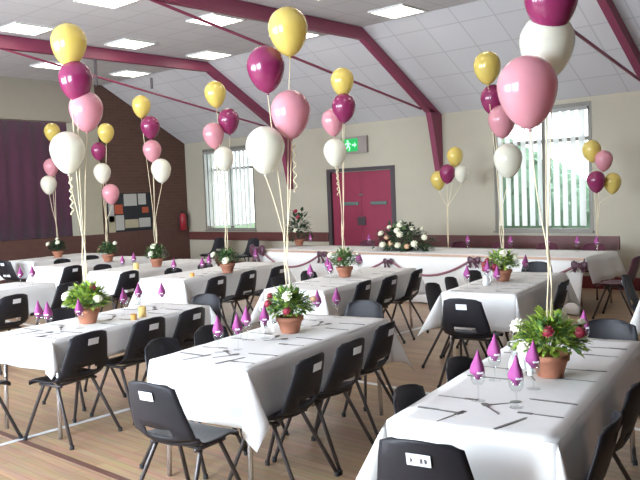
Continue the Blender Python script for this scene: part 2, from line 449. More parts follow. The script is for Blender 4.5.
# maroon double doors
xa, xb, za, zb = DOOR; xm = (xa + xb) / 2
bm = bmesh.new()
for (x0, x1, z0, z1) in ((xa - .05, xa + .05, 0, zb + .05), (xb - .05, xb + .05, 0, zb + .05), (xa + .05, xb - .05, zb - .02, zb + .05)):
    box(bm, x0, x1, YF - 0.02, YF + 0.12, z0, z1)
d = struct('door_1', bm, M['frame_dark'])
for s in (0, 1):
    x0, x1 = ((xa + .06, xm - .004), (xm + .004, xb - .06))[s]
    lf = obj('door_leaf', nbox(x0, x1, YF + 0.03, YF + 0.08, 0.01, zb - .03, 0.004), M['maroon_door'], d)
    xc0, xc1 = ((-10.20, -9.78), (-9.46, -9.06))[s]
    obj('push_bar', nbox(xc0, xc1, YF - 0.005, YF + 0.03, 1.46, 1.53, 0.008), M['plate'], lf)
obj('lock', nbox(xm - 0.10, xm + 0.10, YF + 0.0, YF + 0.03, 1.05, 1.22, 0.006), M['frame_dark'], d)
obj('flush_bolt', nbox(xm - 0.05, xm + 0.05, YF + 0.01, YF + 0.03, 1.66, 1.69, 0.004), M['plate'], d)

# exit sign above the doors
t = thing('exit_sign', 'green lit running-man exit sign above the maroon double doors', 'exit sign', (-9.80, YF, 2.69))
obj('case', nbox(-0.34, 0.34, -0.07, 0.0, -0.17, 0.17, 0.008), M['exit_case'], t)
obj('sign_face', nbox(-0.29, 0.12, -0.078, -0.0705, -0.13, 0.13), M['exit_green'], t)
bm = bmesh.new()
def poly_y(bm, pts, y0=-0.0835, y1=-0.0785): prism(bm, pts, 'y', y0, y1)
lathe_c = [(-0.135 + 0.022 * math.cos(a * PI / 6), 0.085 + 0.022 * math.sin(a * PI / 6)) for a in range(12)]
poly_y(bm, lathe_c)
for p in ([(-.17, .05), (-.11, .06), (-.09, -.01), (-.14, -.02)], [(-.14, -.015), (-.10, -.01), (-.07, -.05), (-.095, -.06)], [(-.095, -.06), (-.07, -.05), (-.09, -.11), (-.115, -.11)],
          [(-.14, -.01), (-.12, -.03), (-.19, -.10), (-.215, -.085)], [(-.12, .05), (-.10, .055), (-.05, .02), (-.065, .005)], [(-.17, .05), (-.16, .03), (-.215, 0), (-.225, .02)],
          [(-.02, .015), (.04, .015), (.04, .05), (.09, 0), (.04, -.05), (.04, -.015), (-.02, -.015)]):
    poly_y(bm, p)
obj('pictogram', bm, M['exit_white'], t)

# notice board and fire extinguisher on the brick wall
t = thing('notice_board', 'dark notice board with pinned papers on the brick wall', 'notice board', (XL, 10.46, 1.46))
obj('backing', nbox(0.0, 0.03, -0.60, 0.62, -0.44, 0.46, 0.005), M['board'], t)
for nm, k, y0, y1, z0, z1 in (('white_sheet', 'paper_white', -0.16, 0.20, 0.16, 0.44), ('white_sheet', 'paper_white', 0.24, 0.46, 0.18, 0.44), ('orange_notice', 'paper_orange', -0.42, -0.20, -0.02, 0.20),
                              ('white_sheet', 'paper_white', -0.58, -0.44, -0.20, 0.30), ('cream_sheet', 'paper_cream', -0.60, -0.42, -0.44, -0.06), ('white_sheet', 'paper_white', -0.41, -0.18, -0.40, -0.05),
                              ('orange_notice', 'paper_orange', 0.34, 0.52, -0.02, 0.12), ('photo_strip', 'paper_cream', -0.16, 0.22, -0.36, -0.16), ('white_sheet', 'paper_white', 0.24, 0.56, -0.36, -0.14)):
    obj(nm, nbox(0.031, 0.035, y0, y1, z0, z1), M[k], t)
t = thing('fire_extinguisher', 'red fire extinguisher hung on the brick wall near the corner', 'fire extinguisher', (XL + 0.11, 11.95, 0.95))
obj('cylinder', lathe(bmesh.new(), [(0, 0), (.085, 0), (.085, .34), (.06, .41), (.025, .44), (0, .44)], 16), M['ext_red'], t, smooth=True)
obj('valve', nbox(-.02, .02, -.05, .06, .44, .48, .004), M['black'], t)
obj('hose', tube(bmesh.new(), [(0, .05, .46), (0.03, .10, .40), (0.04, .11, .25), (0.04, .10, .12)], 0.012, 6), M['black'], t)
obj('bracket', nbox(-.11, -.08, -.05, .05, .1, .35), M['frame_dark'], t)

# outside
struct('ground', nbox(-40, 30, YF + TH + 0.02, YF + 40, -0.25, -0.15), M['grass'])
bm = nbox(-40, 30, YN - 40, YN - TH - 0.02, -0.25, -0.15); struct('ground_behind', bm, M['grass'])

bm = bmesh.new(); rh = random.Random(5)
bmesh.ops.create_grid(bm, x_segments=80, y_segments=22, size=1.0)
for v in bm.verts:
    u, w_ = v.co.x, v.co.y; a_ = (w_ + 1) / 2 * PI
    v.co = Vector((u * 4.2, -.7 * math.cos(a_) + rh.uniform(-.09, .09), max(0, (3.9 - 2.3 * u) * math.sin(a_) ** .5) + rh.uniform(-.1, .1)))
o = obj('hedge', bm, M['hedge'], None, (-9.6, YF + 2.6, -.18)); tag(o, 'green hedge outside, seen through the right window blind', 'hedge')

# ------------------------------------------------------------------ stacking chair
def chair_proto(name, shell_mat, leg_mat, sticker=True, slot=True):
    t = link(name, None)
    # side profile (y back->front seen from the side): backrest rows then seat rows
    back = [(-.300, .802, .120), (-.298, .792, .148), (-.293, .770, .168), (-.278, .700, .184), (-.261, .640, .196), (-.246, .590, .207), (-.231, .545, .215), (-.215, .500, .220), (-.192, .462, .222)]
    seat = [(-.192, .462, .222), (-.165, .442, .222), (-.125, .432, .219), (-.06, .428, .218), (.02, .430, .216), (.10, .437, .212), (.155, .441, .206), (.185, .436, .198), (.202, .418, .185), (.205, .402, .18)]
    U = [-1, -.86, -.7, -.45, -.15, .15, .45, .7, .86, 1]
    def sheet(rows, is_back):
        bm = bmesh.new(); g = []
        for (y, z, w) in rows:
            r = []
            for u in U:
                c = abs(u) ** 2.2
                if is_back: p = (u * w, y + 0.045 * c, z - (0.0 if z < .79 else 0.018 * c))
                else:
                    k = max(0.0, min(1.0, (y + .192) / .36)); lift = 0.030 * c * (1 - k) + 0.012 * c * k
                    yy = y + 0.045 * c * (1 - min(1, (y + .192) / .12)) if y < -.076 else y
                    p = (u * w, yy, z + lift - (0.012 * abs(u) ** 6 if y > .15 else 0) - (.03*c*0))
                r.append(bm.verts.new(p))
            g.append(r)
        for i, (a, b) in enumerate(zip(g, g[1:])):
            for k in range(len(U) - 1):
                if is_back and slot and i == 6 and 3 <= k <= 5: continue
                bm.faces.new((a[k], a[k + 1], b[k + 1], b[k]))
        return bm
    def shell(nm, bm):
        o = obj(nm, bm, shell_mat, t, smooth=True)
        s = o.modifiers.new('thickness', 'SOLIDIFY'); s.thickness = 0.009; s.offset = 0
        return o
    b = shell('backrest', sheet([(y, z + (0.030 if i == len(back) - 1 else 0) * 0, w) for i, (y, z, w) in enumerate(back)], True))
    # meet the seat's raised rim at the bend
    me = b.data
    for v in me.vertices:
        if abs(v.co.z - .462) < 1e-4: v.co.z += 0.030 * (abs(v.co.x) / .222) ** 2.2
    s = shell('seat', sheet(seat, False))
    if sticker:
        bm = bmesh.new()
        n = Vector((0, -.97, .22)).normalized()
        # sticker flat on the rear of the backrest
        c0 = Vector((.005, -.2855, .728)); up = Vector((0, -.21, .978)).normalized(); rt = Vector((1, 0, 0)); nn = rt.cross(up)
        if nn.y > 0: nn = -nn
        vs = []
        for dz in (0.0, 0.002):
            for a, bb in ((-.048, -.024), (.048, -.024), (.048, .024), (-.048, .024)):
                vs.append(bm.verts.new(c0 + nn * (0.006 + dz) + rt * a + up * bb))
        bm.faces.new(vs[0:4]); bm.faces.new(vs[7:3:-1])
        for k in range(4): bm.faces.new((vs[k], vs[4 + k], vs[4 + (k + 1) % 4], vs[(k + 1) % 4]))
        bmesh.ops.recalc_face_normals(bm, faces=bm.faces)
        k = obj('sticker', bm, M['sticker'], b)
        # short printed marks, too faint to read
        bm = bmesh.new()
        for a, h in ((-.030, .012), (-.026, .004), (.008, .012), (.014, .012), (.026, .012), (.031, .009)):
            v = [bm.verts.new(c0 + nn * 0.0088 + rt * (a + da) + up * db) for da, db in ((-.0016, -h), (.0016, -h), (.0016, h * .7), (-.0016, h * .7))]
            v2 = [bm.verts.new(w.co + nn * 0.0008) for w in v]
            bm.faces.new(v); bm.faces.new(v2[::-1])
            for q in range(4): bm.faces.new((v[q], v[(q + 1) % 4], v2[(q + 1) % 4], v2[q]))
        bmesh.ops.recalc_face_normals(bm, faces=bm.faces)
        obj('print', bm, M['ink'], k)
    # under-seat rails and splayed legs
    bm = bmesh.new()
    for sx in (-1, 1): tube(bm, [(sx * .160, -.12, .416), (sx * .160, .11, .416)], .012, 7)
    tube(bm, [(-.160, -.075, .416), (.160, -.075, .416)], .010, 7); tube(bm, [(-.160, .07, .416), (.160, .07, .416)], .010, 7)
    obj('seat_rail', bm, leg_mat, t, smooth=True)
    for sx in (-1, 1):
        for (y0, y1) in ((-.075, -.275), (.07, .225)):
            lg = obj('leg', tube(bmesh.new(), [(sx * .160, y0, .418), (sx * .166, y0 + (y1 - y0) * .08, .385), (sx * .228, y1, .018)], .0125, 8), leg_mat, t, smooth=True)
            obj('rubber_foot', tube(bmesh.new(), [(sx * .2265, y1 - .001, .03), (sx * .230, y1 + .001, .0)], .0155, 8), M['foot'], lg)
    return t
CH = chair_proto('stacking_chair', M['chair'], M['chair_leg'])
CHM = chair_proto('upholstered_chair', M['maroon_cloth'], M['chair_leg'], sticker=False, slot=False)
used = {}
FACE = {'R': TR + PI / 2, 'L': TR - PI / 2, 'N': TR, 'F': TR + PI}
def place(proto, n, t, rz, label, cat, group, world=False):
    x, y = (n, t) if world else W(n, t)
    if proto.name not in used:
        used[proto.name] = 1
        r = proto; r.location = (x, y, 0); r.rotation_euler = (0, 0, rz)
        tag(r, label, cat, group)
    else:
        r = dup(proto, (x, y, 0), rz, label, group)
    r['category'] = cat
    return r

# name of each table: (n0, n1, t0, t1, description)
TABLES = {
 'A': (-1.45, -0.72, 2.86, 4.94, 'nearest table on the right'),
 'B': (-3.33, -2.58, 3.39, 5.22, 'nearest middle table'),
 'C': (-5.20, -4.47, 3.60, 5.37, 'nearest left table'),
 'D': (-8.45, -7.72, 4.30, 6.33, 'left edge table behind it'),
 'E': (-2.76, -2.03, 6.70, 8.55, 'second table on the right'),
 'F': (-4.66, -3.92, 6.48, 8.75, 'second middle table'),
 'G': (-6.93, -6.20, 6.98, 9.20, 'second table left of middle'),
 'H': (-8.50, -7.77, 7.55, 9.50, 'far table beside the notice board'),
 'I': (-10.22, -9.50, 7.95, 9.85, 'far table beside the pilaster'),
 'J': (-11.88, -11.15, 8.70, 10.40, 'farthest table by the stage'),
 'Z': (-1.03, -0.30, 7.00, 8.80, 'table cut by the right picture edge'),
}
ZT = 0.735

def table_mesh_parts(w, l, label, x, y, rz):
    t = thing('trestle_table', label, 'table', (x, y, 0), rz, 'banquet tables')
    obj('tabletop', nbox(-w / 2, w / 2, -l / 2, l / 2, ZT - 0.028, ZT, 0.004), M['tabletop'], t)
    for sx in (-1, 1):
        for sy in (-1, 1):
            px, py = sx * (w / 2 - .06), sy * (l / 2 - .09)
            obj('leg', tube(bmesh.new(), [(px, py, ZT - .028), (px + sx * .012, py + sy * .03, 0.0)], .016, 8), M['chrome'], t, smooth=True)
    for sy in (-1, 1):
        yy = sy * (l / 2 - .085)
        obj('brace', tube(bmesh.new(), [(-w / 2 + .06, yy, .58), (w / 2 - .06, yy, .58)], .009, 6), M['chrome'], t, smooth=True)
    return t

def cloth_bm(w, l, d, seed=0, drops=None, flare=0.05, cf=(.42, .42, .42, .42), skew=0.0, amp=0.012):
    """white cloth: top sheet and a hanging skirt with folded corners; d is the overhang"""
    rnd = random.Random(seed); bm = bmesh.new()
    hw, hl = w / 2 + .004, l / 2 + .004; z = ZT + 0.006
    nx, ny = 10, 26
    g = [[bm.verts.new((-hw + 2 * hw * i / nx, -hl + 2 * hl * j / ny, z + 0.0012 * math.sin(i * 2.1 + j * 1.3 + seed))) for i in range(nx + 1)] for j in range(ny + 1)]
    for j in range(ny):
        for i in range(nx): bm.faces.new((g[j][i], g[j][i + 1], g[j + 1][i + 1], g[j + 1][i]))
    cols = []   # (corner point, outward dir, length, flare, wavephase)
    def side(p0, p1, out, n):
        ln = (Vector(p1) - Vector(p0)).length
        for i in range(n):
            f = (i + .5) / n
            e = min(1.0, min(f, 1 - f) * 5)
            wv = amp * e * (math.sin(f * ln * 9 + seed * 1.7) + .6 * math.sin(f * ln * 17 + seed))
            cols.append((Vector(p0).lerp(Vector(p1), f), Vector(out), d, flare, wv))
    def corner(p, a0, cf, skew=0.0):
        for i in range(13):
            th = PI / 2 * i / 12
            r = d / max(math.cos(th), math.sin(th)) 
            a = a0 + th
            fl = flare + cf * abs(math.sin(2 * th)) ** (.9 - .35 * skew) * (1 + skew * (th / (PI / 2) * 1.2 - .5))
            cols.append((Vector(p), Vector((math.cos(a), math.sin(a), 0)), r, fl, 0))
    cf = [c * rnd.uniform(.9, 1.1) for c in cf]
    side((-hw, -hl, z), (hw, -hl, z), (0, -1, 0), 14)
    corner((hw, -hl, z), -PI / 2, cf[0], skew)
    side((hw, -hl, z), (hw, hl, z), (1, 0, 0), 34)
    corner((hw, hl, z), 0, cf[1])
    side((hw, hl, z), (-hw, hl, z), (0, 1, 0), 14)
    corner((-hw, hl, z), PI / 2, cf[2])
    side((-hw, hl, z), (-hw, -hl, z), (-1, 0, 0), 34)
    corner((-hw, -hl, z), PI, cf[3])
    K = 7; rings = []
    for k in range(K + 1):
        r_ = []
        for (p, u, ln, fl, wv) in cols:
            s = k / K * ln
            q = Vector((p.x, p.y, z)) + u * (0.004 * min(1, k) + s * math.sin(fl) + wv * (k / K)) + Vector((0, 0, -s * math.cos(fl) - 0.002 * min(1, k)))
            r_.append(bm.verts.new(q))
        rings.append(r_)
    N = len(cols)
    for a, b in zip(rings, rings[1:]):
        for i in range(N): bm.faces.new((a[i], b[i], b[(i + 1) % N], a[(i + 1) % N]))
    bmesh.ops.remove_doubles(bm, verts=rings[0], dist=1e-5)
    return bm

CL = {'A': 'with burgundy balloon bunch, nearest on the right', 'B': 'of the nearest middle table, front corner hanging low', 'C': 'of the nearest left table, by the left edge'}
for i, (k, (n0, n1, t0, t1, desc)) in enumerate(TABLES.items()):
    x, y = W((n0 + n1) / 2, (t0 + t1) / 2)
    table_mesh_parts(n1 - n0 - .02, t1 - t0 - .02, 'cloth covered trestle table, %s' % desc, x, y, TR)
    bm = cloth_bm(n1 - n0 - .02, t1 - t0 - .02, {'C': .21, 'A': .30}.get(k, .33), i, cf={'B': (.55, .35, .4, .08), 'C': (.55, .42, .42, .3), 'E': (.2, .4, .4, .55), 'A': (.3, .4, .4, .5)}.get(k, (.42,) * 4), skew=1.0 if k == 'B' else 0.0)
    o = obj('tablecloth', bm, M['cloth'], None, (x, y, 0), TR, smooth=True)
    es = o.modifiers.new('crisp', 'EDGE_SPLIT'); es.split_angle = R(50)
    sm = o.modifiers.new('thickness', 'SOLIDIFY'); sm.thickness = 0.003; sm.offset = 1
    tag(o, 'white cloth draped over the %s' % desc, 'tablecloth', 'white banquet tablecloths')

# ------------------------------------------------------------------ head table along the wall
HX0, HX1, HY0, HY1 = -10.15, -4.02, 9.70, 10.85
for i, nm in enumerate(('left', 'middle', 'right')):
    xa = HX0 + (HX1 - HX0) * i / 3; xb = HX0 + (HX1 - HX0) * (i + 1) / 3
    table_mesh_parts(HY1 - HY0 - .02, xb - xa - .02, '%s trestle of the long head table under one cloth' % nm, (xa + xb) / 2, (HY0 + HY1) / 2, PI / 2)
bm = bmesh.new(); z = ZT + .006
nx = 60
def hgrid(P, nu, nv):
    g = [[bm.verts.new(P(i / nu, j / nv)) for i in range(nu + 1)] for j in range(nv + 1)]
    for j in range(nv):
        for i in range(nu): bm.faces.new((g[j][i], g[j][i + 1], g[j + 1][i + 1], g[j + 1][i]))
hgrid(lambda u, v: (HX0 + (HX1 - HX0) * u, HY0 + (HY1 - HY0) * v, z), nx, 6)
def fold(u): return 0.018 * math.sin(u * 71) + 0.012 * math.sin(u * 133 + 1)
hgrid(lambda u, v: (HX0 + (HX1 - HX0) * u, HY0 - .005 - v * (.16 + fold(u)), z - v * (z - 0.02)), 150, 6)           # floor-length front
hgrid(lambda u, v: (HX1 + .005 + v * (.10 + .03 * math.sin(u * 14)), HY0 + (HY1 - HY0) * u, z - v * .33), 16, 4)   # right end
hgrid(lambda u, v: (HX0 - .005 - v * (.10 + .03 * math.sin(u * 14)), HY1 - (HY1 - HY0) * u, z - v * .33), 16, 4)
hgrid(lambda u, v: (HX1 - (HX1 - HX0) * u, HY1 + .005 + v * .06, z - v * .30), 60, 3)
o = obj('tablecloth', bm, M['cloth'], smooth=True)
o.modifiers.new('thickness', 'SOLIDIFY').thickness = 0.003
tag(o, 'long white cloth reaching the floor along the head table', 'tablecloth')
obj('braid_trim', nbox(HX0, HX1, HY0 - .022, HY0 - .008, z - .03, z + .004), M['trim'], o)
def bow(x, y, z, label, tail=.25, s=1.0):
    t = thing('satin_bow', label, 'bow', (x, y, z), 0, 'maroon bows along the head table')
    for sx in (-1, 1):
        bm = bmesh.new(); bmesh.ops.create_icosphere(bm, subdivisions=3, radius=1)
        for v in bm.verts:
            u = v.co.x; pinch = .35 + .65 * (u + 1) / 2
            v.co = Vector((sx * (.065 + .065 * u) * s, v.co.y * .035 * s * pinch, (v.co.z * .095 * pinch + .008 * math.sin(9 * u)) * s))
        obj('loop', bm, M['satin'], t, smooth=True)
    bm = bmesh.new(); bmesh.ops.create_icosphere(bm, subdivisions=2, radius=1)
    for v in bm.verts: v.co = Vector((v.co.x * .035, v.co.y * .045, v.co.z * .04)) * s
    obj('knot', bm, M['satin'], t, smooth=True)
    for sx in (-1, 1):
        bm = bmesh.new(); rows = []
        for k in range(9):
            f = k / 8; r_ = []
            for u in (-1, 0, 1): r_.append(bm.verts.new((sx * (.02 + .07 * f) * s + u * (.018 + .025 * f) * s, -.02 - .012 * math.sin(f * 7) - .008 * abs(u), -f * tail - (.02 * (1 - abs(u)) * f * -1))))
            rows.append(r_)
        for a, b in zip(rows, rows[1:]):
            for q in (0, 1): bm.faces.new((a[q], a[q + 1], b[q + 1], b[q]))
        o = obj('tail', bm, M['satin'], t, smooth=True); o.modifiers.new('thickness', 'SOLIDIFY').thickness = .003
    return t
bow(HX0 + .05, HY0 - .10, .74, 'large maroon bow with long tails on the left corner of the head table', .55, 1.5)
bow(-8.55, HY0 - .08, .70, 'maroon bow on the head table front, second from the left', .16, .75)
bow(-7.15, HY0 - .09, .62, 'maroon bow on the head table front below the big arrangement', .16, .7)
bow(-5.62, HY0 - .08, .68, 'maroon bow on the head table front behind the second right table', .12, .8)
bow(HX1 - .03, HY0 - .10, .66, 'maroon bow on the right corner of the head table', .10, .85)
def swag(x0, x1, z0, z1, dip, label):
    bm = bmesh.new(); rows = []
    for k in range(25):
        f = k / 24; zc = z0 + (z1 - z0) * f - dip * 4 * f * (1 - f); yy = HY0 - .045 - .22 * (z - zc)
        rows.append([bm.verts.new((x0 + (x1 - x0) * f, yy - (.010 if q == 1 else 0), zc + (q - 1) * .016)) for q in range(3)])
    for a, b in zip(rows, rows[1:]):
        for q in (0, 1): bm.faces.new((a[q], a[q + 1], b[q + 1], b[q]))
    o = obj('ribbon_swag', bm, M['ribbonswag'], smooth=True); o.modifiers.new('thickness', 'SOLIDIFY').thickness = .003
    tag(o, label, 'ribbon', 'ribbon swags on the head table')
swag(-10.0, -8.6, .70, .70, .24, 'pink ribbon swag between the two left bows of the head table')
swag(-8.5, -7.2, .70, .64, .22, 'pink ribbon swag right of the second bow on the head table')
swag(-7.1, -5.68, .62, .68, .22, 'pink ribbon swag left of the bow behind the second right table')
swag(-5.55, -4.10, .68, .66, .24, 'pink ribbon swag running to the right corner bow of the head table')

# ------------------------------------------------------------------ chairs
def chairs(key, lst):
    n0, n1, t0, t1, desc = TABLES[key]
    for (c, side, tt, dn, where) in lst:
        if side == 'R': n, t = n1 + dn, tt
        elif side == 'L': n, t = n0 - dn, tt
        elif side == 'N': n, t = tt, t0 - dn
        else: n, t = tt, t1 + dn
        place(CH, n, t, FACE[side] + R(c), 'black plastic chair, %s, %s' % (where, desc), 'chair', 'black stacking chairs')
chairs('A', [(2, 'N', -1.16, .05, 'near end with printed sticker'), (2, 'L', 3.20, -.21, 'first on the left side'), (-3, 'L', 3.84, -.21, 'second on the left side'),
             (0, 'F', -.99, .12, 'at the far end'), (2, 'R', 3.10, -.12, 'first on the right side'), (-2, 'R', 3.80, -.12, 'second on the right side')])
place(CH, -2.76, 3.08, TR + R(-3), 'black plastic chair turned askew at the near end, nearest middle table', 'chair', 'black stacking chairs')
chairs('B', [(3, 'R', 3.66, 0, 'first on the right side'), (-2, 'R', 4.17, 0, 'second on the right side'), (3, 'R', 4.78, -.07, 'third on the right side'),
             (4, 'L', 3.73, -.06, 'first on the left side'), (-2, 'L', 4.22, -.05, 'second on the left side'), (0, 'F', -3.03, .20, 'at the far end')])
chairs('C', [(0, 'R', 3.77, -.06, 'first on the right side'), (-2, 'R', 4.40, -.06, 'second on the right side'), (2, 'R', 4.90, -.06, 'third on the right side'),
             (6, 'N', -5.02, .30, 'at the near end'), (10, 'L', 3.30, .18, 'first on the left side'), (0, 'L', 4.5, -.02, 'left side behind the flowerpot'), (0, 'F', -4.74, .02, 'at the far end')])
chairs('D', [(0, 'R', 5.10, .58, 'first on the right side'), (4, 'R', 6.08, .25, 'second on the right side')])
chairs('E', [(-2, 'N', -2.29, .40, 'at the near end with white sticker'), (0, 'L', 6.93, -.07, 'first on the left side'), (3, 'L', 7.46, -.06, 'second on the left side'), (-2, 'L', 8.10, -.08, 'third on the left side'),
             (0, 'R', 7.45, -.02, 'on the right side'), (0, 'F', -2.52, .36, 'at the far end')])
chairs('F', [(2, 'R', 7.0, -.07, 'first on the right side'), (-2, 'R', 7.5, .0, 'second on the right side'), (3, 'R', 8.15, .02, 'third on the right side'),
             (0, 'L', 7.72, -.03, 'second on the left side'), (2, 'L', 7.08, -.03, 'first on the left side')])
chairs('G', [(0, 'R', 7.03, .23, 'first on the right side'), (2, 'R', 7.65, .23, 'second on the right side'), (-2, 'R', 8.27, .28, 'third on the right side'),
             (0, 'L', 7.72, -.14, 'first on the left side'), (3, 'L', 8.40, -.14, 'second on the left side')])
chairs('H', [(0, 'R', 7.35, .04, 'first on the right side'), (0, 'L', 8.0, -.05, 'on the left side')])
chairs('I', [(0, 'R', 7.80, .14, 'first on the right side'), (0, 'L', 8.7, -.05, 'first on the left side'), (2, 'L', 9.35, -.05, 'second on the left side')])
chairs('J', [(0, 'N', -11.45, .12, 'at the near end')])
chairs('Z', [(0, 'L', 7.95, .02, 'on the left side')])
for x, lab in ((-13.45, 'left of the pair'), (-12.3, 'right of the pair')):
    place(CH, x, 11.35, PI, 'black plastic chair against the wall under the left window, %s' % lab, 'chair', 'black stacking chairs', True)
for i, (x, lab) in enumerate(((-9.0, 'first from the left'), (-8.2, 'second from the left'), (-6.95, 'just right of the big arrangement'), (-6.15, 'third from the right'), (-5.35, 'second from the right'), (-4.6, 'last on the right'))):
    place(CHM, x, 11.22, PI, 'maroon upholstered chair behind the head table, %s' % lab, 'chair', 'maroon chairs', True)
place(CHM, -3.60, 9.66, PI / 2 + .1, 'maroon upholstered chair beside the right end of the head table', 'chair', 'maroon chairs', True)

# ------------------------------------------------------------------ flowers
def leaf(bm, p, d, up, ln, wd):
    d = d.normalized(); s = d.cross(up)
    if s.length < 1e-4: s = Vector((1, 0, 0))
    s.normalize(); nrm = s.cross(d).normalized()
    pts = []
    for f, ww, dr in ((0, .12, 0), (.35, 1, .02), (.7, .75, -.04), (1, .05, -.16)):
        c = p + d * (ln * f) + nrm * (ln * dr)
        pts.append((c - s * wd * ww / 2 + nrm * wd * .12 * ww, c, c + s * wd * ww / 2 + nrm * wd * .12 * ww))
    vs = [[bm.verts.new(q) for q in r_] for r_ in pts]
    for a, b in zip(vs, vs[1:]):
        for q in (0, 1): bm.faces.new((a[q], a[q + 1], b[q + 1], b[q]))
def foliage(rx, ry, rz_, n, seed, ln=.07, wd=.03, z0=0.0, droop=.2):
    rnd = random.Random(seed); bm = bmesh.new()
    for i in range(n):
        a = rnd.uniform(0, 2 * PI); el = math.asin(rnd.uniform(-.12, 1)) ; q = rnd.uniform(.45, .95)
        dirv = Vector((math.cos(a) * math.cos(el), math.sin(a) * math.cos(el), math.sin(el)))
        p = Vector((dirv.x * rx * q, dirv.y * ry * q, max(dirv.z * rz_ * q, -.05) + z0))
        dd = (Vector((dirv.x, dirv.y, dirv.z * .8 - droop)) + Vector((rnd.uniform(-.5, .5), rnd.uniform(-.5, .5), rnd.uniform(-.4, .4)))).normalized()
        leaf(bm, p, dd, Vector((0, 0, 1)), ln * rnd.uniform(.7, 1.35), wd * rnd.uniform(.7, 1.3))
    # stems
    for i in range(max(6, n // 14)):
        a = rnd.uniform(0, 2 * PI); e = rnd.uniform(.3, 1)
        tube(bm, [(0, 0, z0 - .04), (math.cos(a) * rx * .7 * (1 - e * .4), math.sin(a) * ry * .7 * (1 - e * .4), z0 + rz_ * .8 * e)], .0025, 5)
    return bm
def bloom(r, seed):
    rnd = random.Random(seed); bm = bmesh.new()
    for ring, (n, tilt, rad) in enumerate(((5, .25, .45), (7, .65, .75), (9, 1.05, 1.0))):
        for k in range(n):
            a = 2 * PI * k / n + ring * .4
            d = Vector((math.cos(a) * math.sin(tilt), math.sin(a) * math.sin(tilt), math.cos(tilt)))
            leaf(bm, Vector((math.cos(a) * r * .1, math.sin(a) * r * .1, -r * .3)), d, Vector((0, 0, 1)) if tilt > .1 else Vector((1, 0, 0)), r * .95, r * (.85 + .1 * rnd.random()))
    bmesh.ops.create_icosphere(bm, subdivisions=2, radius=r * .70)
    return bm
BLOOM = {c: [mesh_of(bloom(r, i), M['petal_' + c], True, 'bloom') for i, r in enumerate((.036, .03))] for c in ('white', 'red', 'peach')}
POT = mesh_of(lathe(bmesh.new(), [(0, .002), (.062, .002), (.066, .01), (.088, .085), (.098, .088), (.100, .118), (.091, .118), (.088, .10), (0, .10)], 24), M['terracotta'], False, 'pot')
for p in POT.polygons: p.use_smooth = True
FOL = {}
for kind, (mk, n) in {'lime': ('leaf_lime', 210), 'mid': ('leaf_mid', 230), 'dark': ('leaf_dark', 230)}.items():
    FOL[kind] = [mesh_of(foliage(.17, .17, .16, n, 10 + v, .055 if kind == 'lime' else .048, .030 if kind == 'lime' else .026, .16, .0), M[mk], True, 'foliage') for v in (0, 1)]
def arrangement(key, n, t, label, blooms, fol, ribbon=False, sc=1.0):
    x, y = W(n, t)
    a = thing('flowerpot', label, 'flower arrangement', (x, y, ZT + .010), 0, 'flowerpots on the tables')
    link('pot', POT, a, (0, 0, 0))
    nm = {'lime': 'lime_foliage', 'mid': 'foliage', 'dark': 'dark_foliage'}
    for i, k in enumerate(fol):
        link(nm[k], FOL[k][i % 2], a, (0, 0, 0), i * 1.3 + n)
    for (c, bx, by, bz, s) in blooms:
        o = link({'white': 'cream_flower', 'red': 'burgundy_flower', 'peach': 'peach_flower'}[c], BLOOM[c][0], a, (bx, by, bz))
        o.rotation_euler = (.9 if by < 0 else .1, bx * 2, 0); o.scale = (s, s, s)
    if ribbon:
        bm = bmesh.new()
        for sx, ln in ((-1, .17), (1, .15), (.2, .12)):
            rows = []
            for k in range(10):
                f = k / 9
                c = Vector((-.10 + sx * .05 * math.sin(f * PI * .55), -.115 - .02 * math.sin(f * 3), .17 - f * ln + .03 * math.sin(f * PI)))
                rows.append([bm.verts.new(c + Vector((u * .014, 0, 0))) for u in (-1, 1)])
            for p, q in zip(rows, rows[1:]): bm.faces.new((p[0], p[1], q[1], q[0]))
        for sx in (-1, 1):
            rows = []
            for k in range(13):
                f = k / 12 * 2 * PI
                c = Vector((-.10 + sx * .035 * (1 - math.cos(f)), -.118 - .012 * math.sin(f), .17 + .022 * math.sin(f)))
                rows.append([bm.verts.new(c + Vector((0, u * .014, 0))) for u in (-1, 1)])
            for p, q in zip(rows, rows[1:]): bm.faces.new((p[0], p[1], q[1], q[0]))
        o = obj('ribbon_bow', bm, M['ribbon_white'], a, smooth=True); o.modifiers.new('thickness', 'SOLIDIFY').thickness = .0015
    return a
# camera-facing side of the pots is roughly +x, -y
arrangement('A', -1.01, 3.87, 'terracotta flowerpot with lime foliage and cream blooms on the nearest right table',
    [('white', -.17, -.02, .25, 1.2), ('white', .05, .04, .30, 1.2), ('white', -.06, -.17, .17, 1.1), ('red', .04, -.10, .25, 1.0), ('red', .16, .0, .24, 1.1), ('red', .12, .10, .24, .9), ('white', .12, .12, .27, .8)],
    ['lime', 'mid', 'lime'], True)
arrangement('B', -2.99, 4.46, 'terracotta flowerpot with one large cream bloom on the nearest middle table',
    [('white', .06, -.08, .27, 1.3), ('white', -.18, -.08, .19, 1.05), ('red', -.08, -.13, .22, 1.0), ('red', .10, -.13, .18, 1.0), ('peach', .16, .08, .24, .9), ('red', -.13, -.06, .26, .9)],
    ['mid', 'lime', 'mid'], True)
arrangement('C', -4.83, 4.26, 'terracotta flowerpot with two cream blooms on the nearest left table',
    [('white', -.10, -.13, .23, 1.3), ('white', .16, .0, .21, 1.3), ('red', .06, .02, .29, 1.1), ('white', .02, .12, .22, .8)], ['lime', 'lime', 'mid'])
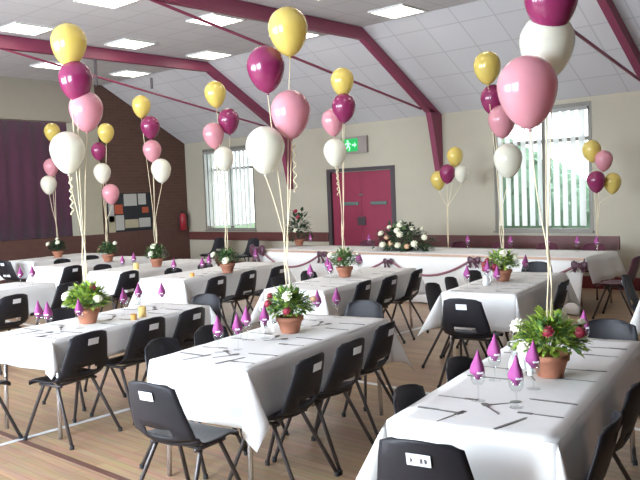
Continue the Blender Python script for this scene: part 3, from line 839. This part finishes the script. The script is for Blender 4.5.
arrangement('E', -2.47, 7.68, 'terracotta flowerpot with dark red flowers on the second right table',
    [('white', .03, -.04, .29, 1.5), ('white', .15, .0, .24, 1.1), ('red', -.18, -.05, .17, 1.3), ('red', -.12, -.14, .14, 1.3), ('red', .0, -.17, .16, 1.2), ('red', -.2, .05, .2, 1.2)], ['mid', 'lime'])
arrangement('F', -4.35, 7.68, 'terracotta flowerpot with bushy green foliage on the second middle table',
    [('white', -.13, -.10, .26, 1.1), ('white', .02, .05, .30, 1.1), ('red', .05, -.14, .22, 1.0), ('white', .12, .1, .26, .8)], ['mid', 'mid'])
arrangement('G', -6.16, 7.79, 'terracotta flowerpot with two cream blooms on the second table left of middle',
    [('white', .10, -.12, .17, 1.6), ('white', -.16, -.10, .24, 1.3), ('red', -.2, .0, .18, 1.0)], ['dark', 'mid'])
arrangement('H', -7.88, 8.30, 'terracotta flowerpot with stacked cream blooms beside the notice board',
    [('white', .0, -.05, .30, 1.6), ('white', .03, -.12, .20, 1.5)], ['dark', 'mid'])
arrangement('I', -9.51, 8.88, 'terracotta flowerpot with a tall cream bloom on the table beside the pilaster',
    [('white', .10, .08, .30, 1.3), ('peach', -.1, -.1, .2, 1.0)], ['dark', 'mid'])
arrangement('J', -11.38, 9.42, 'dark leafy flowerpot on the farthest table by the stage curtain',
    [('white', -.16, -.1, .25, 1.5), ('white', .10, -.05, .28, 1.5), ('white', -.0, .0, .34, 1.2)], ['dark', 'dark'])
# big arrangement on the head table
a = thing('flower_arrangement', 'large low arrangement of cream roses and dark leaves on the head table', 'flower arrangement', (-7.28, 10.22, ZT + .012))
obj('dish', lathe(bmesh.new(), [(0, 0), (.16, 0), (.20, .05), (.18, .05), (0, .03)], 20), M['black'], a, smooth=True)
obj('dark_foliage', foliage(.62, .24, .38, 420, 50, .11, .05, .06, .2), M['leaf_dark'], a, smooth=True)
obj('foliage', foliage(.50, .20, .34, 110, 51, .10, .045, .06, .1), M['leaf_mid'], a, smooth=True)
for i, (bx, by, bz, c, s) in enumerate(((-.36, -.12, .28, 'white', 1.6), (-.20, -.10, .38, 'white', 1.3), (-.26, -.22, .10, 'white', 1.8), (-.18, -.2, .22, 'peach', 1.5), (.0, -.16, .33, 'white', 1.7), (.02, -.10, .42, 'white', 1.7),
        (.06, -.24, .10, 'white', 1.7), (.08, -.2, .27, 'white', 1.8), (.24, -.24, .08, 'peach', 1.4), (.36, -.2, .12, 'white', 1.8), (.50, -.12, .22, 'white', 1.5), (-.08, -.22, .12, 'peach', 1.6), (.22, -.05, .36, 'white', 1.2), (-.10, .1, .44, 'white', 1.3), (.3, .12, .34, 'white', 1.3))):
    o = link({'white': 'cream_flower', 'peach': 'peach_flower'}[c], BLOOM[c][0], a, (bx, by, bz)); o.rotation_euler = (.8, .1 * i, 0); o.scale = (s, s, s)
# tall dark plant at the left end of the head table
a = thing('potted_plant', 'tall dark leafy plant with white bloom at the left end of the head table', 'potted plant', (-10.0, 10.62, ZT + .012))
link('pot', POT, a)
obj('dark_foliage', foliage(.25, .25, .55, 230, 60, .11, .05, .16, .1), M['leaf_dark'], a, smooth=True)
for bx, by, bz, c, s in ((.06, -.16, .30, 'white', 1.5), (-.02, -.05, .66, 'red', 1.6), (.08, -.1, .55, 'red', 1.4)):
    o = link({'white': 'cream_flower', 'red': 'burgundy_flower'}[c], BLOOM[c][0], a, (bx, by, bz)); o.rotation_euler = (.7, 0, 0); o.scale = (s, s, s)

# ------------------------------------------------------------------ balloons
def balloon_bm(r):
    prof = []
    N = 22
    for i in range(N + 1):
        a = PI * i / N                      # 0 top .. pi bottom
        zz = math.cos(a); rr_ = math.sin(a)
        if zz >= 0: prof.append((r * rr_, r * 1.04 * zz))
        else:
            f = -zz
            prof.append((r * (rr_ ** 1.12) * (1 - .10 * f), -r * 1.42 * f))
    prof[0] = (0, r * 1.04)
    prof[-1] = (r * .045, -r * 1.40)
    prof += [(r * .04, -r * 1.44), (r * .095, -r * 1.50), (0, -r * 1.49)]
    return lathe(bmesh.new(), prof, 32)
def balloon(color, p, r, label, tie, group, seed, curl=0.0):
    rnd = random.Random(seed)
    o = obj('balloon', balloon_bm(r), M['b_' + color], None, p, 0, smooth=True)
    tx, ty = rnd.uniform(-.06, .06), rnd.uniform(-.06, .06)
    o.rotation_euler = (tx, ty, rnd.uniform(0, 6))
    tag(o, label, 'balloon', group)
    rm = o.rotation_euler.to_matrix()
    inv = rm.transposed()
    a = rm @ Vector((0, 0, -r * 1.47)) + Vector(p); b = Vector(tie)
    pts = []
    gz = min(1.45, a.z - .12)                      # the ribbons are gathered, then drop together
    gth = b + Vector((0, 0, gz - b.z)) + Vector((a.x - b.x, a.y - b.y, 0)) * .12
    for k in range(21):
        f = k / 20
        q = a.lerp(gth, f / .4) if f < .4 else gth.lerp(b, (f - .4) / .6)
        q = q + Vector((.010 * math.sin(f * 8 + seed) * math.sin(f * PI), .010 * math.cos(f * 7 + seed) * math.sin(f * PI), 0))
        pts.append(inv @ (q - Vector(p)))
    obj('ribbon', tube(bmesh.new(), pts, .0036, 5), M['ribbon_cream'], o, smooth=True)
    if curl:
        pts = []
        for k in range(40):
            f = k / 39
            q = a + Vector((.02 + .012 * math.cos(f * 30), .012 * math.sin(f * 30), -.02 - curl * f))
            pts.append(inv @ (q - Vector(p)))
        obj('curled_ribbon', tube(bmesh.new(), pts, .0045, 5), M['ribbon_cream'], o, smooth=True)
BAL = {
 'A': ('floating over the nearest right table', -1.01, 3.87, [('burgundy', -1.71, 3.77, 2.66, .138, 0), ('ivory', -1.765, 3.83, 2.44, .142, 0), ('pink', -1.76, 3.58, 2.185, .149, 0)]),
 'B': ('floating over the nearest middle table', -2.99, 4.46, [('gold', -3.78, 3.99, 2.88, .142, .0), ('burgundy', -3.95, 3.92, 2.63, .138, 0), ('pink', -3.76, 3.96, 2.29, .142, .35), ('ivory', -3.85, 3.78, 2.04, .138, 0)]),
 'C': ('floating over the nearest left table', -4.83, 4.26, [('gold', -5.62, 3.35, 3.00, .143, 0), ('burgundy', -5.60, 3.38, 2.71, .136, 0), ('pink', -5.60, 3.46, 2.47, .137, 0), ('ivory', -5.60, 3.27, 2.13, .139, .3)]),
 'E': ('floating over the second right table', -2.47, 7.68, [('gold', -3.95, 7.14, 2.95, .140, 0), ('burgundy', -3.95, 7.25, 2.63, .132, 0), ('pink', -3.83, 7.20, 2.39, .140, 0), ('ivory', -3.74, 7.14, 1.98, .146, 0)]),
 'F': ('floating over the second middle table', -4.35, 7.68, [('gold', -5.71, 6.91, 3.01, .136, 0), ('burgundy', -5.66, 6.86, 2.70, .139, 0), ('pink', -5.82, 6.84, 2.55, .132, 0), ('ivory', -5.76, 6.79, 2.19, .136, .3)]),
 'G': ('floating in front of the left window', -6.16, 7.79, [('gold', -7.58, 6.58, 3.06, .141, 0), ('burgundy', -7.50, 6.72, 2.71, .139, 0), ('pink', -7.62, 6.55, 2.53, .138, 0), ('ivory', -7.50, 6.60, 2.22, .133, 0)]),
 'H': ('floating in front of the brick wall corner', -7.88, 8.30, [('gold', -9.45, 6.76, 3.11, .136, 0), ('burgundy', -9.37, 6.84, 2.80, .140, 0), ('pink', -9.34, 6.83, 2.45, .135, 0), ('ivory', -9.16, 6.84, 2.15, .146, 0)]),
 'I': ('floating in front of the notice board', -9.51, 8.88, [('gold', -11.0, 7.14, 2.86, .134, 0), ('burgundy', -11.15, 7.08, 2.57, .124, 0), ('ivory', -11.02, 7.04, 2.20, .140, 0), ('pink', -10.93, 7.12, 1.85, .140, 0)]),
 'J': ('floating in front of the stage curtain', -11.38, 9.42, [('gold', -12.98, 7.29, 3.04, .144, 0), ('pink', -13.0, 7.24, 2.40, .138, 0), ('ivory', -13.0, 7.17, 2.08, .145, 0)]),
}
sd = 0
for k, (where, n, t, lst) in BAL.items():
    x, y = W(n, t)
    for (c, bx, by, bz, r, curl) in lst:
        sd += 1
        balloon(c, (bx, by, bz + .2 * r), r, '%s pearl balloon %s' % (c, where), (x + .01 * math.sin(sd), y + .01 * math.cos(sd), ZT + .20), 'balloon bunches', sd, curl)
# two bunches weighted on the head table's back edge
for nm, (tx, ty, lst) in {'in the wall bunch left of the right window': (-6.75, 10.75, [('gold', -6.92, 10.78, 1.89, .130, 'lower gold'), ('burgundy', -6.63, 10.60, 1.985, .128, 'burgundy'), ('gold', -6.57, 10.75, 2.26, .132, 'upper gold'), ('ivory', -6.45, 10.72, 1.97, .115, 'ivory')]),
                          'in the bunch beside the right window edge': (-4.25, 10.72, [('gold', -4.32, 10.75, 2.20, .130, 'upper gold'), ('pink', -4.12, 10.68, 2.05, .122, 'pink'), ('burgundy', -4.18, 10.54, 1.76, .127, 'burgundy'), ('gold', -4.03, 10.74, 1.73, .122, 'lower gold')])}.items():
    for (c, bx, by, bz, r, w) in lst:
        sd += 1
        balloon(c, (bx, by, bz), r, '%s balloon %s' % (w, nm), (tx, ty, ZT + .02), 'balloon bunches', sd)

# ------------------------------------------------------------------ glasses, napkins, cutlery
GP = link('wine_glass', None)
obj('foot', lathe(bmesh.new(), [(0, 0), (.032, 0), (.032, .002), (.006, .006), (.004, .01)], 16), M['glass'], GP, smooth=True)
obj('stem', lathe(bmesh.new(), [(.004, .01), (.0035, .06), (.006, .07)], 10), M['glass'], GP, smooth=True)
obj('bowl', lathe(bmesh.new(), [(.006, .07), (.022, .078), (.032, .098), (.034, .128), (.033, .128), (.031, .098), (.021, .080), (0, .074)], 18), M['glass'], GP, smooth=True)
def napkin_bm(seed=0):
    bm = bmesh.new(); rows = []
    S_ = 18
    for (z, r, f) in ((.022, .010, 0), (.040, .022, .1), (.049, .030, .15), (.052, .039, .2), (.068, .039, .28), (.092, .031, .3), (.118, .018, .25), (.140, .010, .2), (.160, .003, .1)):
        rows.append([bm.verts.new(((r + r * f * .35 * math.sin(3 * a * 2 * PI / S_ + z * 20)) * math.cos(a * 2 * PI / S_) + z * z * .35, (r + r * f * .35 * math.sin(3 * a * 2 * PI / S_ + z * 20)) * math.sin(a * 2 * PI / S_) * .85, z)) for a in range(S_)])
    for a, b in zip(rows, rows[1:]):
        for k in range(S_): bm.faces.new((a[k], a[(k + 1) % S_], b[(k + 1) % S_], b[k]))
    bm.faces.new(rows[0][::-1]); bm.faces.new(rows[-1])
    return bm
NP = link('folded_napkin', mesh_of(napkin_bm(), M['napkin'], True, 'napkin'))
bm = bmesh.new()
box(bm, .036, .0435, -.015, .015, .055, .065, .002)  # glint of the glass rim, put in as a small white block
obj('painted_glint', bm, M['painted_glint'], NP)
def setting(n, t, where, first=[0], world=False, napkin=True, turn=0.0):
    x, y = (n, t) if world else W(n, t)
    zz = ZT + .0095
    if not first[0]:
        first[0] = 1
        g, k = GP, NP
        g.location = (x, y, zz); k.location = (x, y, zz + .078)
    else:
        g = dup(GP, (x, y, zz)); k = dup(NP, (x, y, zz + .078)) if napkin else None
    tag(g, 'wine glass, %s' % where, 'glass', 'wine glasses')
    if k:
        k.rotation_euler = (0, 0, turn - .75)
        tag(k, 'magenta napkin in a glass, %s' % where, 'napkin', 'magenta napkins')
for key, lst in {
 'A': [(-1.19, 3.30, 'at the near left of the nearest right table'), (-1.24, 3.69, 'beside the pot, left of the nearest right table'), (-1.00, 3.26, 'foremost on the nearest right table'), (-1.02, 3.60, 'touching the nearest right flowerpot'), (-1.14, 4.52, 'behind the pot, left, on the nearest right table'), (-.99, 4.56, 'behind the pot, right, on the nearest right table')],
 'B': [(-3.05, 3.73, 'first from the near end of the nearest middle table'), (-2.98, 3.84, 'second from the near end of the nearest middle table'), (-3.11, 4.11, 'third from the near end of the nearest middle table'), (-3.03, 4.21, 'fourth, just before the pot of the nearest middle table'), (-3.08, 4.99, 'behind the pot, left, on the nearest middle table'), (-3.00, 5.15, 'behind the pot, right, on the nearest middle table')],
 'C': [(-4.94, 3.87, 'left of a pair, nearest left table'), (-4.82, 3.86, 'right of a pair, nearest left table'), (-4.70, 4.06, 'in front of the pot of the nearest left table'), (-4.86, 4.69, 'beside the candles on the nearest left table'), (-5.01, 5.02, 'at the far left corner of the nearest left table'), (-4.80, 5.10, 'at the far end of the nearest left table')],
 'D': [(-7.95, 6.00, 'left of a pair on the left edge table'), (-7.88, 6.12, 'right of a pair on the left edge table')],
 'E': [(-2.60, 6.99, 'at the near left of the second right table'), (-2.56, 7.47, 'left of the pot on the second right table'), (-2.30, 6.98, 'in front of the pot on the second right table'), (-2.36, 8.13, 'behind the pot on the second right table'), (-2.68, 7.98, 'far left of the second right table')],
 'F': [(-4.32, 6.88, 'at the near end of the second middle table'), (-4.56, 7.65, 'left of the pot on the second middle table'), (-4.27, 7.22, 'in front of the pot on the second middle table'), (-4.38, 8.12, 'behind the pot on the second middle table'), (-4.5, 8.3, 'far left of the second middle table')],
 'G': [(-6.32, 7.48, 'before the pot on the second table left of middle'), (-6.50, 7.83, 'left of the pot on the second table left of middle'), (-6.62, 7.28, 'near left of the second table left of middle'), (-6.40, 8.75, 'far end of the second table left of middle')],
 'H': [(-8.04, 8.00, 'left of the pot by the notice board'), (-8.1, 8.7, 'behind the pot by the notice board'), (-7.88, 7.62, 'at the near end of the table by the notice board')],
}.items():
    for (n, t, w) in lst: setting(n, t, w)
for (x, w) in ((-6.3, 'on the head table just right of the arrangement'), (-5.55, 'on the head table left of the second right pot'), (-4.95, 'on the head table in line with the left window pane'), (-4.50, 'second from the right on the head table'), (-4.22, 'rightmost on the head table'), (-9.7, 'leftmost on the head table'), (-8.3, 'on the head table before the maroon doors')):
    setting(x, 10.62, w, world=True)

def fork_bm():
    bm = box(bmesh.new(), -.004, .004, -.10, .03, 0, .0025)
    box(bm, -.011, .011, .03, .045, .0005, .003)
    for k in range(4): box(bm, -.0105 + k * .006, -.0075 + k * .006, .045, .095, .001, .003)
    return bm
def knife_bm():
    bm = box(bmesh.new(), -.006, .006, -.11, -.01, 0, .004)
    prism_pts = [(-.007, -.01), (.007, -.01), (.008, .09), (.002, .11), (-.006, .10)]
    A = [bm.verts.new((u, v, 0.0005)) for u, v in prism_pts]; B = [bm.verts.new((u, v, .0025)) for u, v in prism_pts]
    bm.faces.new(A[::-1]); bm.faces.new(B)
    for i in range(5): bm.faces.new((A[i], A[(i + 1) % 5], B[(i + 1) % 5], B[i]))
    return bm
def spoon_bm():
    bm = box(bmesh.new(), -.004, .004, -.09, .035, 0, .0025)
    lathe(bm, [(0, .0), (.012, .001), (.017, .004), (.018, .006), (0, .005)], 12, (0, 0, 0))
    for v in bm.verts:
        if v.co.y > -.03 and abs(v.co.z) < .0065 and (v.co.x ** 2 + v.co.y ** 2) < .0185 ** 2 and abs(v.co.y) <= .0181 and not (abs(abs(v.co.x) - .004) < 1e-6): v.co.y = v.co.y * 1.5 + .055
    return bm
CUT = {'fork': mesh_of(fork_bm(), M['steel'], False, 'fork'), 'knife': mesh_of(knife_bm(), M['steel'], False, 'knife'), 'spoon': mesh_of(spoon_bm(), M['steel'], False, 'spoon')}
ORD = ('first', 'second', 'third', 'fourth')
short = {'A': 'nearest right table', 'B': 'nearest middle table', 'C': 'nearest left table', 'E': 'second right table', 'F': 'second middle table', 'G': 'second table left of middle'}
SEATS = {'A': (('L', [3.20, 3.84, 4.45]), ('R', [3.30, 3.95, 4.55])), 'B': (('L', [3.73, 4.25, 4.85]), ('R', [3.66, 4.20, 4.80])), 'C': (('L', [4.0, 4.55, 5.05]), ('R', [3.80, 4.40, 4.95])),
         'E': (('L', [6.95, 7.46, 8.1]), ('R', [7.0, 7.45, 8.1])), 'F': (('L', [7.08, 7.72]), ('R', [6.95, 7.5, 8.15])), 'G': (('R', [7.3, 7.75, 8.4]),)}
for key, sides in SEATS.items():
    n0, n1, t0, t1, d = TABLES[key]
    for side, ts in sides:
        s = 1 if side == 'R' else -1
        edge = n1 - .16 if side == 'R' else n0 + .16
        rz = TR + (PI / 2 if side == 'R' else -PI / 2)
        for i, tt in enumerate(ts):
            for nm, off in (('fork', -.11), ('knife', .11)):
                x, y = W(edge, tt - s * off * -1 if side == 'R' else tt - off * -1 * s)
                o = link(nm, CUT[nm], None, (x, y, ZT + .0085), rz + R(random.uniform(-5, 5)))
                tag(o, '%s of the %s setting on the %s of the %s' % (nm, ORD[i], 'right side' if side == 'R' else 'left side', short[key]), nm, 'cutlery on the tables')
            if key in 'ABC':
                x, y = W(edge - s * .19, tt)
                o = link('spoon', CUT['spoon'], None, (x, y, ZT + .0085), TR + R(random.uniform(-25, 25)) + (0.6 if side == 'L' else -.5))
                tag(o, 'dessert spoon, %s setting, %s of the %s' % (ORD[i], 'right side' if side == 'R' else 'left side', short[key]), 'spoon', 'cutlery on the tables')
    if key in 'ABC':
        c = (n0 + n1) / 2
        for nm, off in (('fork', -.13), ('knife', .13)):
            x, y = W(c + off, t0 + .17)
            o = link(nm, CUT[nm], None, (x, y, ZT + .0085), TR + R(random.uniform(-10, 10)) - .3)
            tag(o, '%s of the setting at the near end of the %s' % (nm, short[key]), nm, 'cutlery on the tables')

# candles and small tableware
def candle(n, t, label, mk, r=.03, h=.075):
    x, y = W(n, t)
    c = thing('candle', label, 'candle', (x, y, ZT + .0095), 0, 'candles on the tables')
    obj('wax', lathe(bmesh.new(), [(0, 0), (r, 0), (r, h), (r * .85, h + .002), (r * .7, h - .006), (0, h - .006)], 16), M[mk], c, smooth=False)
    obj('wick', tube(bmesh.new(), [(0, 0, h - .006), (.001, 0, h + .008)], .0012, 5), M['black'], c)
candle(-4.62, 4.66, 'taller orange candle of the pair behind the nearest left flowerpot', 'candle_pale', .033, .085)
candle(-4.58, 4.52, 'shorter orange candle of the pair behind the nearest left flowerpot', 'candle', .026, .045)
candle(-6.36, 7.32, 'orange candle in front of the flowerpot left of middle', 'candle', .03, .045)
candle(-7.95, 7.95, 'yellow candle beside the flowerpot by the notice board', 'candle_pale', .04, .085)
x, y = W(-2.52, 7.30)
t = thing('milk_jug', 'small white china jug before the pot on the second right table', 'jug', (x, y, ZT + .0095))
obj('body', lathe(bmesh.new(), [(0, 0), (.028, 0), (.036, .03), (.030, .07), (.024, .085), (.030, .105), (.026, .105), (.02, .085), (0, .08)], 16), M['china'], t, smooth=True)
obj('handle', tube(bmesh.new(), [(.026, 0, .09), (.055, 0, .085), (.058, 0, .05), (.034, 0, .03)], .005, 6), M['china'], t, smooth=True)

# ------------------------------------------------------------------ light
world = bpy.data.worlds.new('World'); S.world = world; world.use_nodes = True
nt = world.node_tree; bg = nt.nodes['Background']
sky = nt.nodes.new('ShaderNodeTexSky'); sky.sky_type = 'HOSEK_WILKIE'; sky.turbidity = 6.0; sky.sun_direction = (-.3, -.8, .6)
mx = nt.nodes.new('ShaderNodeMix'); mx.data_type = 'RGBA'; mx.inputs[0].default_value = 0.7
mx.inputs[7].default_value = (0.95, 0.97, 1.0, 1)
nt.links.new(sky.outputs[0], mx.inputs[6]); nt.links.new(mx.outputs[2], bg.inputs['Color'])
bg.inputs['Strength'].default_value = 6.0

def area(x, y, z, rot, sx, sy, e, c):
    l = bpy.data.lights.new('daylight', 'AREA'); l.shape = 'RECTANGLE'; l.size = sx; l.size_y = sy; l.energy = e; l.color = c
    o = bpy.data.objects.new('daylight', l); COL.objects.link(o); o.location = (x, y, z); o.rotation_euler = rot
    return o
for (xa, xb, za, zb) in NWIN:       # daylight entering by each casement of the windows in the wall behind
    xm = (xa + xb) / 2
    for xc in ((xa + xm) / 2, (xb + xm) / 2):
        area(xc, YN - 0.01, (za + zb) / 2, (PI / 2, 0, 0), (xb - xa) / 2 - .14, zb - za - .1, 270, (0.75, 0.87, 1.0))

# ------------------------------------------------------------------ camera
cam = bpy.data.cameras.new('camera'); co = bpy.data.objects.new('camera', cam); COL.objects.link(co)
S.camera = co
pitch, roll, yaw = R(3.46), R(-2.28), R(-41.7)
fw = Vector((math.sin(yaw) * math.cos(pitch), math.cos(yaw) * math.cos(pitch), -math.sin(pitch)))
rt = Vector((math.cos(yaw), -math.sin(yaw), 0)); up = rt.cross(fw)
rt2 = rt * math.cos(roll) + up * math.sin(roll); up2 = up * math.cos(roll) - rt * math.sin(roll)
co.matrix_world = Matrix(((rt2.x, up2.x, -fw.x, 0), (rt2.y, up2.y, -fw.y, 0), (rt2.z, up2.z, -fw.z, 1.72), (0, 0, 0, 1)))
cam.sensor_width = 36.0; cam.lens = 760.0 * 36.0 / 640.0
cam.clip_start = 0.05; cam.clip_end = 200

S.view_settings.view_transform = 'Standard'; S.view_settings.look = 'None'
S.view_settings.gamma = 1.0; S.view_settings.use_curve_mapping = False
S.view_settings.exposure = 0.2
S.cycles.use_denoising = True
S.cycles.max_bounces = 8
S.cycles.transparent_max_bounces = 16
S.cycles.sample_clamp_indirect = 6.0
